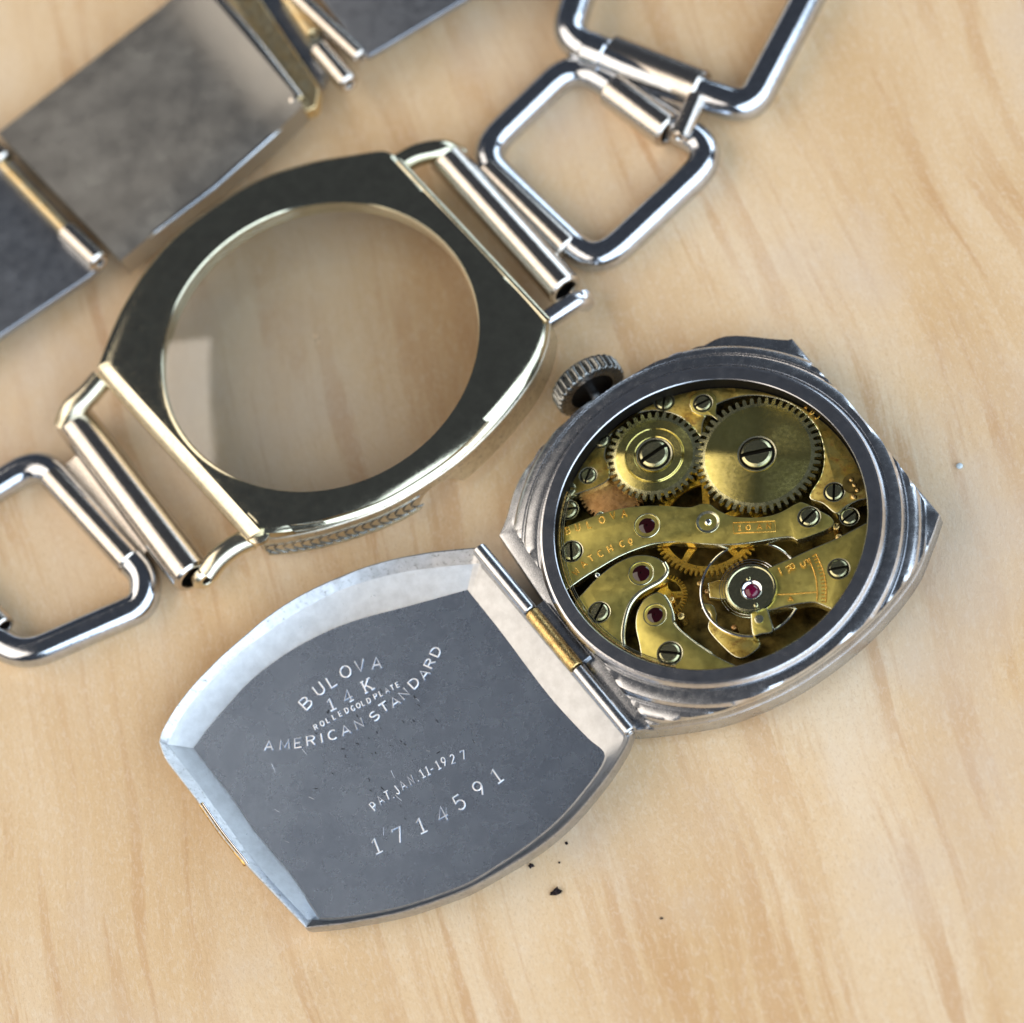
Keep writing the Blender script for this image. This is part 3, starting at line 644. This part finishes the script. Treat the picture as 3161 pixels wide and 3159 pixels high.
V, F = loft(lidF, close_first=True); lid = mesh('lid', V, F, 'satin', watch, 30)
V, F = loft([ll(r_fl-.01, HF), ll(r_fl+.004, HF+.004), ll(r_g-.006, HG-.004), ll(r_g, HG)]); mesh('lid_slope', V, F, 'chamfer', lid, 35)
V, F = loft([ll(r_g, HG), ll(r_rim-.018+nick, -.006), ll(r_rim-.010+nick, 0), ll(r_rim-.003, -.001), ll(r_rim, -.008), ll(r_rim+.004, -.06), ll(r_rim-.006, -.15), ll(r_rim-.05, -.195), ll(r_rim*.5, -.205)], close_last=True)
mesh('lid_rim', V, F, 'rim', lid, 35)
# thumb catch on the free edge
cp = [FL.P(*FL.uv(x, y, -.01), -.02) for x, y in smooth_open([(620, 2482), (680, 2568), (745, 2650), (758, 2668)], 5)]
V, F = tubes([cp], .020, 8); mesh('thumb_catch', V, F, 'brass', lid, 50)  # brass colour carries the orange light lying on this catch
V, F = tubes([[p+FL.n*.012+(FL.u*.020) for p in cp]], .010, 8); mesh('catch_edge', V, F, 'edge', lid, 50)
# engraving of the lid
h_ = HF+.001; sz = 1/440.
def c5(L): return [(450+x/1.839, 1600+y/1.839) for x, y in L]
def c6(L): return [(900+x/1.7555, 1950+y/1.7555) for x, y in L]
it = along(FL, 'BULOVA', c5([(908, 1047), (985, 968), (1060, 922), (1130, 872), (1215, 838), (1308, 822)]), h_, .084, 1.12)
it += along(FL, ['1', '42', 'K2'], c5([(1052, 1056), (1145, 1010), (1255, 950)]), h_, .086, 1.05)
it += along(FL, 'ROLLED', c5(spread([(965, 1185), (1055, 1135), (1140, 1090)], 6)), h_, .036, .9)+along(FL, 'GOLD', c5(spread([(1175, 1078), (1265, 1035)], 4)), h_, .036, .9)+along(FL, 'PLATE', c5(spread([(1305, 1010), (1430, 945)], 5)), h_, .036, .9)
it += along(FL, 'AMERICAN', c5([(697, 1290), (785, 1285), (868, 1275), (938, 1262), (1000, 1248), (1058, 1230), (1132, 1203), (1212, 1165)]), h_, .066, 1.28)
it += along(FL, 'STANDARD', c5([(1298, 1122), (1352, 1072), (1412, 1042), (1467, 995), (1522, 935), (1578, 885), (1612, 822), (1645, 757)]), h_, .066, 1.28)
it += along(FL, 'PAT.JAN.11-1927', c6([(445, 945), (480, 912), (518, 888), (545, 880), (568, 858), (602, 832), (648, 803), (678, 790), (706, 768), (736, 753), (760, 742), (792, 722), (824, 705), (872, 690), (930, 668)]), h_, .062, .72)
it += along(FL, '1714591', c6([(460, 1160), (580, 1103), (702, 1050), (815, 990), (910, 925), (1015, 850), (1110, 780)]), h_, .104, .95)
lettering('engraved_letter', FL, it, h_, .0058, 'letter', lid)
# scratches in the floor of the lid, dark and bright
for nm, mt, cnt, ctr, spx in (('scratches', 'black', 34, (1180, 2300), (110, 100)), ('scratches', 'letter', 15, (1230, 2420), (230, 170))):
    ps = []
    for k in range(cnt):
        x, y = RNG.normal(ctr[0], spx[0]), RNG.normal(ctr[1], spx[1]); L_ = RNG.uniform(4, 14) if mt == 'black' else RNG.uniform(6, 34); a = RNG.normal(-.7, .6)
        if not (760 < x < 1650 and 2050 < y < 2700): continue
        ps.append([FL.px(x+L_*math.cos(a)*t+RNG.normal()*.6, y-L_*math.sin(a)*t, HF-.001) for t in (0, .5, 1)])
    V, F = tubes(ps, .0022 if mt == 'black' else .0011, 4); o = mesh(nm, V, F, mt, lid, 0); o['kind'] = 'stuff'
# hinge
def cyl(name, a, b, ro, ri, mat, parent, label=None):
    V, F, I = hollow(a, b, ro, ri); return mesh(name, V, F, [mat, 'black'], parent, 35, I, label)
hz = .355
k1 = [at(1478, 1694, hz), at(1639, 1888, hz)]; k2 = [at(1641, 1891, hz), at(1781, 2062, hz)]; k3 = [at(1784, 2066, hz), at(1946, 2262, hz)]
cyl('hinge_knuckle', *k1, .052, .03, 'case', lid); cyl('hinge_knuckle', *k3, .052, .03, 'case', lid)
cyl('hinge_barrel', *k2, .052, .03, 'brass', watch, 'worn brass middle barrel of the hinge')
cyl('hinge_pin', at(1476, 1692, hz), at(1947, 2264, hz), .022, .01, 'edge', watch)
# hinge leaves
bmh = prism(FM, [tuple(FM.uv(x, y, -.20)) for x, y in ((1648, 1885), (1684, 1856), (1826, 2030), (1790, 2058))], -.165, -.32, .01); bmobj('hinge_leaf', bmh, 'case', watch, 30)
# ------------------------------------------------------------------ front case with bracelet
FB = Frame(at(984, 1058, .50), cam_n(-.175, .40))
front = thing('front_case', (float(FB.o[0]), float(FB.o[1]), 0), 'empty white gold front case with round glass, joined to wire link bracelet at both ends', 'watch case')
s_ = 3161/1932.
def q(*L): return [(x*s_, y*s_) for x, y in L]
RA = circ_r([(478.6, 1142), (598, 1382), (826, 1501), (997, 1507), (1240, 645), (1435.6, 827), (1482, 1027), (528, 932), (746, 684), (1056, 597)], 0, FB, (0, 0))
ca = np.array([0., 0.])
hr = -.10
RA *= .978
T1 = q((187, 700), (210, 640), (235, 585), (275, 520), (330, 455), (400, 400), (490, 345), (590, 312), (660, 300), (722, 291), (745, 297))
T2 = q((745, 297), (1037, 604))
T3 = q((1037, 604), (1030, 650), (1010, 700), (975, 752), (930, 805), (870, 862), (800, 912), (720, 957), (620, 992), (540, 1010), (487, 1015))
T4 = q((487, 1015), (187, 700))
ro_, cor = trace(FB, (T1, T2, T3, T4), hr)
ba = sorted(list(np.linspace(-math.pi, math.pi, 320, endpoint=False))+[math.atan2(c[1], c[0]) for c in cor])
rr = radial(ro_, ca, ba)
def bl(rs, h): return [FB.P(r*math.cos(a), r*math.sin(a), hh) for r, a, hh in zip(rs, ba, (h if np.ndim(h) else [h]*len(ba)))]
RAr = np.array([RA]*len(ba))
wdt = rr-RAr
ca_ = [math.atan2(c[1], c[0]) for c in cor]
def on_flat(a):      # 1 along the straight ends, 0 along the bowed sides
    best = 0
    for i, j in ((1, 2), (3, 0)):
        a0, a1 = ca_[i], ca_[j]; d = (a1-a0) % (2*math.pi); d = d-2*math.pi if d > math.pi else d; t = ((a-a0+math.pi) % (2*math.pi)-math.pi)/d
        if -.15 < t < 1.15: best = max(best, min(1, (t+.15)/.35, (1.15-t)/.35))
    return best
def on_lower(a):     # 1 along the lower right bowed side, which carries the wide polished shoulder
    a0, a1 = ca_[2], ca_[3]; d = (a1-a0) % (2*math.pi); d = d-2*math.pi if d > math.pi else d; t = ((a-a0+math.pi) % (2*math.pi)-math.pi)/d
    x = min(1, max(0, (t+.05)/.25)); y = min(1, max(0, (1.12-t)/.4)) if t > -.5 else 0; x = x*x*(3-2*x); y = y*y*(3-2*y); return x*y
kf = np.array([.26+.85*on_lower(a) for a in ba])
loops = [bl(RAr+.010, -.16), bl(RAr+.004, -.04), bl(RAr-.004, -.012), bl(RAr+.004, 0)]
for t in (.12, .3, .5, .7, .85): loops.append(bl(RAr+wdt*t, list(-.004-.070*kf*t**2.2)))
loops += [bl(rr-.030, list(-.012-.064*kf)), bl(rr-.010, list(-.025-.066*kf)), bl(rr, -.115)]
V, F = loft(loops); mesh('bezel_frame', V, F, 'bezel', front, 40)
# crown cut-out in the side wall
an = [math.atan2(*FB.uv(x*s_, y*s_, -.3)[::-1]) for x, y in ((797, 968), (873, 905))]
am, aw = sum(an)/2, abs(an[1]-an[0])/2
def notch(h, depth):
    out = []
    for a in ba:
        d = (a-am+math.pi) % (2*math.pi)-math.pi; k = max(0., 1-(d/aw)**2)**.5 if abs(d) < aw else 0
        out.append(h+depth*k)
    return out
loops = [bl(rr, -.115), bl(rr+.008, -.125), bl(rr+.006, -.16), bl(rr+.010, -.175), bl(rr+.010, notch(-.40, .20)), bl(rr-.02, notch(-.42, .20)), bl(rr-.06, notch(-.42, .20)), bl(rr-.07, -.2), bl(np.maximum(RAr+.012, rr-.12), -.14)]
V, F = loft(loops); mesh('side_wall', V, F, 'flank', front, 35)
# leaf engraving along the wall
path = spread(q((485, 1043), (560, 1036), (640, 1018), (720, 990), (790, 945)), 20); ps = []
def wallpt(x, y, h, off=.013):
    a = math.atan2(*FB.uv(x, y, h)[::-1]); i = int(np.argmin([abs(b-a) for b in ba])); r = rr[i]+off; return a, r
for k in range(19):
    a, r = wallpt(*path[k], -.29); a2, r2 = wallpt(*path[k+1], -.29); da = (a2-a)
    for sg in (1, -1):
        st = []
        for t in (0, .3, .6, 1.): st.append(FB.P((r+(r2-r)*t)*math.cos(a+da*t*1.3), (r+(r2-r)*t)*math.sin(a+da*t*1.3), -.270+sg*(.012+.062*math.sin(t*math.pi*.62)) ))
        ps.append(st)
V, F = tubes(ps, .0062, 6); mesh('leaf_engraving', V, F, 'crown', front, 60)
for hh in (-.200, -.372):
    st = [FB.P(wallpt(x, y, -.29, .012)[1]*math.cos(wallpt(x, y, -.29)[0]), wallpt(x, y, -.29, .012)[1]*math.sin(wallpt(x, y, -.29)[0]), hh) for x, y in path]
    V, F = tubes([st], .006, 6); mesh('engraved_line', V, F, 'flank', front, 60)
# polished end bars along the flats
def endbar(name, a, b, r, h, mat, flat=.8):
    V, F = tubes([[FB.px(*a, h), FB.px(*b, h)]], r, 20, up=FB.n, flat=flat); return mesh(name, V, F, mat, front, 40)
fo = []
for t in np.linspace(0, 1, 9):
    a_, b_ = (208+284*t, 690+312*t), (183+283*t, 705+313*t)
    p_ = FB.px(a_[0]*s_, a_[1]*s_, .014); r_ = FB.px(b_[0]*s_, b_[1]*s_, -.050)
    fo.append([p_-FB.n*.12, p_-FB.n*.006, p_, p_*.5+r_*.5+FB.n*.006, r_, r_-FB.n*.012-FB.u*.006, r_-FB.n*.20])
F = [(i*7+k, i*7+k+1, (i+1)*7+k+1, (i+1)*7+k) for i in range(8) for k in range(6)]+[tuple(range(7)), tuple(56+k for k in range(7))]
mesh('end_facet', [p for L in fo for p in L], F, 'bezelgold', front, 50)
endbar('end_bar', (752*s_, 305*s_), (1034*s_, 606*s_), .026, -.035, 'bezel', .8)
# glass
cr = []
for k in range(14):
    t = k/13; cr.append((RA+.004-(RA-.02)*t, -.03+.125*(1-(1-t)**2)))
V, F, I = lathe(FB, 0, 0, [(RA+.004, -.06)]+cr+[(.02, .010), (RA*.5, -.006), (RA+.002, -.062)], 96, False); mesh('glass', V, F, 'glass', front, 30)
# lugs: rounded arms
def arm(name, pts, r, mat, flat=1.): 
    P = [FB.px(x*s_, y*s_, h) for x, y, h in pts]; P = smooth_open(P, 6); V, F = tubes([P], r, 16); o = mesh(name, V, F, mat, front, 50); return o
arm('lug', [(192, 716, -.17), (165, 747, -.18), (138, 772, -.21), (124, 802, -.30)], .088, 'bezelgold')
arm('lug', [(474, 1016, -.17), (448, 1028, -.17), (415, 1052, -.17), (392, 1082, -.22)], .080, 'bezelgold')
arm('lug', [(752, 312, -.17), (790, 292, -.16), (835, 285, -.18), (866, 296, -.29)], .086, 'bezel')
arm('lug', [(1032, 604, -.16), (1060, 586, -.16), (1090, 568, -.19), (1104, 570, -.30)], .072, 'edge')
V, F, I = lathe(FB, *FB.uv(487*s_, 1006*s_, -.07), [(.085, -.095), (.080, -.070), (.055, -.058), (.02, -.056)], 24); mesh('leaf_boss', V, F, 'bezelgold', front, 40)
hp = FB.px(397*s_, 1097*s_, -.30); dh = ray(397*s_, 1097*s_)
bd = at(366*s_, 1090*s_, .2)-at(140*s_, 792*s_, .2); bd /= np.linalg.norm(bd); e0 = at(384*s_, 1086*s_, .19)
V, F, I = hollow(e0-bd*.03, e0+bd*.055, .100, .032); mesh('lug_eye', V, F, ['bezelgold', 'black'], front, 40, I)
e0 = at(1096*s_, 566*s_, .24); V, F, I = hollow(e0-bd*.03, e0+bd*.045, .085, .028); mesh('lug_eye', V, F, ['edge', 'black'], front, 40, I)
# ---- connectors (folded sheet: two tubes and a web) and wire links of the bracelet
def tubepair(name, A, B, ra, rb_, parent, cut=None):
    V, F, I = hollow(*A, ra, ra*.6); o = mesh(name, V, F, ['tube', 'black'], parent, 40, I)
    V, F, I = hollow(*B, rb_, rb_*.6); mesh('link_tube', V, F, ['tube', 'black'], o, 40, I)
    a0, a1 = np.array(A[0]), np.array(A[1]); b0, b1 = np.array(B[0]), np.array(B[1]); 
    ta = (a1-a0); lo = max(0., ((b0-a0)@ta)/(ta@ta)); hi = min(1., ((b1-a0)@ta)/(ta@ta))
    p, q_ = a0+ta*lo, a0+ta*hi; z = np.array([0, 0, 1.])
    V = []
    for x, y in ((p, b0), (q_, b1)):
        m = (x+y)/2; V += [x+z*ra*.15, m-z*.012, y+z*rb_*.3, y-z*.03, m-z*.045, x-z*.03]
    F = [(i, (i+1) % 6, 6+(i+1) % 6, 6+i) for i in range(6)]+[tuple(range(6)), tuple(range(6, 12))]
    mesh('web', V, F, 'tube', o, 50); return o
def P3(x, y, z): return at(x*s_, y*s_, z)
c1 = tubepair('connector', (P3(140, 792, .20), P3(366, 1090, .20)), (P3(100, 898, .14), P3(250, 1063, .14)), .150, .110, front)
c2 = tubepair('connector', (P3(838, 294, .22), P3(1068, 550, .22)), (P3(921, 322, .13), P3(1076, 474, .13)), .134, .122, front)
def wire(name, pts, r, parent, rnd=.16, closed=True, mat='chrome'):
    P = [at(x*s_, y*s_, z) for x, y, z in pts]; out = []; n = len(P)
    for i in range(n):
        p = P[i]
        if not closed and i in (0, n-1): out.append(p); continue
        a, b = P[(i-1) % n], P[(i+1) % n]; da = (a-p); db = (b-p); la_, lb_ = np.linalg.norm(da), np.linalg.norm(db); R_ = min(rnd, la_*.45, lb_*.45)
        A, B = p+da/la_*R_, p+db/lb_*R_
        for k in range(9): t = k/8; out.append(A*(1-t)**2+2*p*t*(1-t)+B*t*t)
    V, F = tubes([out], r, 18, closed); return mesh(name, V, F, mat, parent, 60)
wire('wire_link', [(902, 294, .13), (1085, 116, .12), (1354, 290, .12), (1124, 506, .12)], .116, front, .26)
# short connector between the two links at the upper right
c3 = tubepair('connector', (P3(1154, 168, .14), P3(1264, 250, .14)), (P3(1150, 104, .19), P3(1326, 172, .19)), .136, .158, front)
V, F, I = hollow(P3(1316, 182, .24), P3(1282, 262, .22), .078, .03); mesh('joint_sleeve', V, F, ['tube', 'black'], front, 40, I)
V, F, I = hollow(P3(1104, 92, .22), P3(1150, 110, .22), .142, .06); mesh('joint_collar', V, F, ['chrome', 'black'], front, 40, I)
wire('wire_link', [(1068, 72, .22), (1126, -120, .16), (1570, -90, .14), (1414, 206, .14), (1330, 180, .19), (1150, 112, .22)], .128, front, .20)
# lower left link
wire('wire_link', [(-120, 990, .10), (78, 866, .13), (276, 1088, .12), (272, 1142, .10), (38, 1244, .10), (-60, 1160, .10)], .113, front, .22)
c4_ = tubepair('connector', (P3(-90, 1080, .13), P3(8, 1185, .13)), (P3(-140, 1105, .12), P3(-60, 1180, .12)), .09, .08, front)
# ------------------------------------------------------------------ folding clasp, upper left
clasp = thing('folding_clasp', tuple(at(500, 420, 0)), 'tarnished folding clasp of flat hinged plates lying across the upper left', 'clasp')
FC = Frame(at(500, 420, .34), cam_n(-.20, .40))
def slab(name, pts, h, th, mat, bev=.02, fr=FC, crn=.05, label=None):
    P = [fr.uv(x, y, h) for x, y in pts]; out = []
    for i in range(len(P)):
        p, a, b = P[i], P[i-1], P[(i+1) % len(P)]; da, db = a-p, b-p; la_, lb_ = np.linalg.norm(da), np.linalg.norm(db); R_ = min(crn, la_*.3, lb_*.3)
        A, B = p+da/la_*R_, p+db/lb_*R_
        for k in range(6): t = k/5; out.append(tuple(A*(1-t)**2+2*p*t*(1-t)+B*t*t))
    bm = prism(fr, out, h, h-th, bev, 3); return bmobj(name, bm, mat, clasp, 22, label)
def bowed(name, L, T, R_, B, th, bow, mat, nu=24, nv=10, label=None):
    """a sheet bowed along its length, with rounded long edges and real thickness"""
    V, F = [], []
    for lo in (0, 1):
        for i in range(nu+1):
            for j in range(nv+1):
                u, v = i/nu, j/nv; x = (L[0]*(1-v)+B[0]*v)*(1-u)+(T[0]*(1-v)+R_[0]*v)*u; y = (L[1]*(1-v)+B[1]*v)*(1-u)+(T[1]*(1-v)+R_[1]*v)*u
                e = max(0, (abs(2*v-1)-.86)/.14)**2*.03; h = bow*(max(0, (u-.80)/.20)**1.6-.4)-e
                V.append(FC.px(x, y, 0)+FC.n*(h-lo*th))
    m = (nu+1)*(nv+1); K = lambda i, j, lo: lo*m+i*(nv+1)+j
    for i in range(nu):
        for j in range(nv): F.append((K(i, j, 0), K(i+1, j, 0), K(i+1, j+1, 0), K(i, j+1, 0))); F.append((K(i, j, 1), K(i, j+1, 1), K(i+1, j+1, 1), K(i+1, j, 1)))
    for i in range(nu):
        for j in (0, nv): F.append((K(i, j, 0), K(i+1, j, 0), K(i+1, j, 1), K(i, j, 1)))
    for j in range(nv):
        for i in (0, nu): F.append((K(i, j, 0), K(i, j+1, 0), K(i, j+1, 1), K(i, j, 1)))
    return mesh(name, V, F, mat, clasp, 40, None, label)
bowed('clasp_plate', (-15, 400), (600, -72), (935, 325), (365, 795), .20, .05, 'clasp', label='wide tarnished plate')
V, F = tubes([smooth_open([FC.px(600, -70, -.004), FC.px(760, 110, -.004), FC.px(916, 310, -.008)], 6)], .062, 14, up=FC.n, flat=.42); mesh('bright_fold', V, F, 'tube', clasp, 60)
V, F = tubes([[FC.px(385, 788, -.09), FC.px(660, 580, -.02), FC.px(925, 345, -.09)]], .022, 10); mesh('edge_highlight', V, F, 'chrome', clasp, 60)  # chrome rod added to draw a highlight along the plate's lower edge
slab('end_strip', [(640, -90), (745, -90), (985, 268), (975, 330), (940, 345)], -.06, .12, 'claspgold', .03, crn=.10)
slab('hinge_strip', [(700, -110), (840, -110), (1020, 150), (990, 262)], -.13, .10, 'claspdark', .02)
V, F, I = hollow(at(880, -20, .26), at(968, 110, .26), .055, .02); mesh('hinge_pin', V, F, ['claspgold', 'black'], clasp, 40, I)
cyl('hinge_knuckle', at(985, 150, .26), at(1080, 262, .26), .085, .03, 'tube', clasp)
cyl('fold_bar', at(895, -30, .33), at(1117, 178, .31), .064, .02, 'tube', clasp)
slab('outer_plate', [(800, -260), (1900, -940), (2300, -516), (1130, 178)], .005, .05, 'claspdark', .012)
slab('lower_plate', [(-60, 400), (322, 800), (285, 845), (-700, 1500), (-1060, 1080)], -.13, .06, 'claspdark', .012)
V, F, I = hollow(at(5, 502, .26), at(212, 718, .26), .040, .018); mesh('hinge_pin', V, F, ['claspgold', 'black'], clasp, 40, I)
cyl('hinge_knuckle', at(205, 712, .26), at(310, 812, .26), .085, .03, 'tube', clasp)
cyl('hinge_knuckle', at(-60, 430, .26), at(20, 498, .26), .080, .03, 'tube', clasp)
# ------------------------------------------------------------------ crumbs on the wood
def crumb(x, y, r, mat, label, el=1.5, name='crumb', cat='crumb', seed=1):
    g = np.random.default_rng(seed); bm = bmesh.new(); bmesh.ops.create_icosphere(bm, subdivisions=2, radius=1)
    for v in bm.verts:
        k = 1+(.22*g.normal() if mat == 'crumb' else 0); v.co = Vector((v.co.x*r*el*k, v.co.y*r*k, v.co.z*r*.7*k+r*.55))
    c = at(x, y, 0); o = bmobj(name, bm, mat, None, 0 if mat == 'crumb' else 60); o.location = tuple(c); o.rotation_euler = (0, 0, g.uniform(-.4, .4)); o['label'] = label; o['category'] = cat
    return o
crumb(1719, 2755, .021, 'crumb', 'largest black crumb on the wood, below the open lid', 1.7, seed=3)
crumb(1640, 2674, .015, 'crumb', 'small dark crumb at the lower edge of the open lid', 1.3, seed=4)
crumb(1749, 2604, .010, 'crumb', 'tiny dark crumb near the right lower rim of the lid', 1.2, seed=5)
crumb(2042, 2836, .008, 'crumb', 'tiny black speck farthest right below the lid', 1.2, seed=6)
crumb(1727, 2664, .006, 'crumb', 'minute speck between the lid rim and the largest crumb', 1.1, seed=8)
crumb(2962, 1441, .022, 'bead', 'pale blue grain on the wood right of the watch', 1.1, 'grain', 'grain', 7)
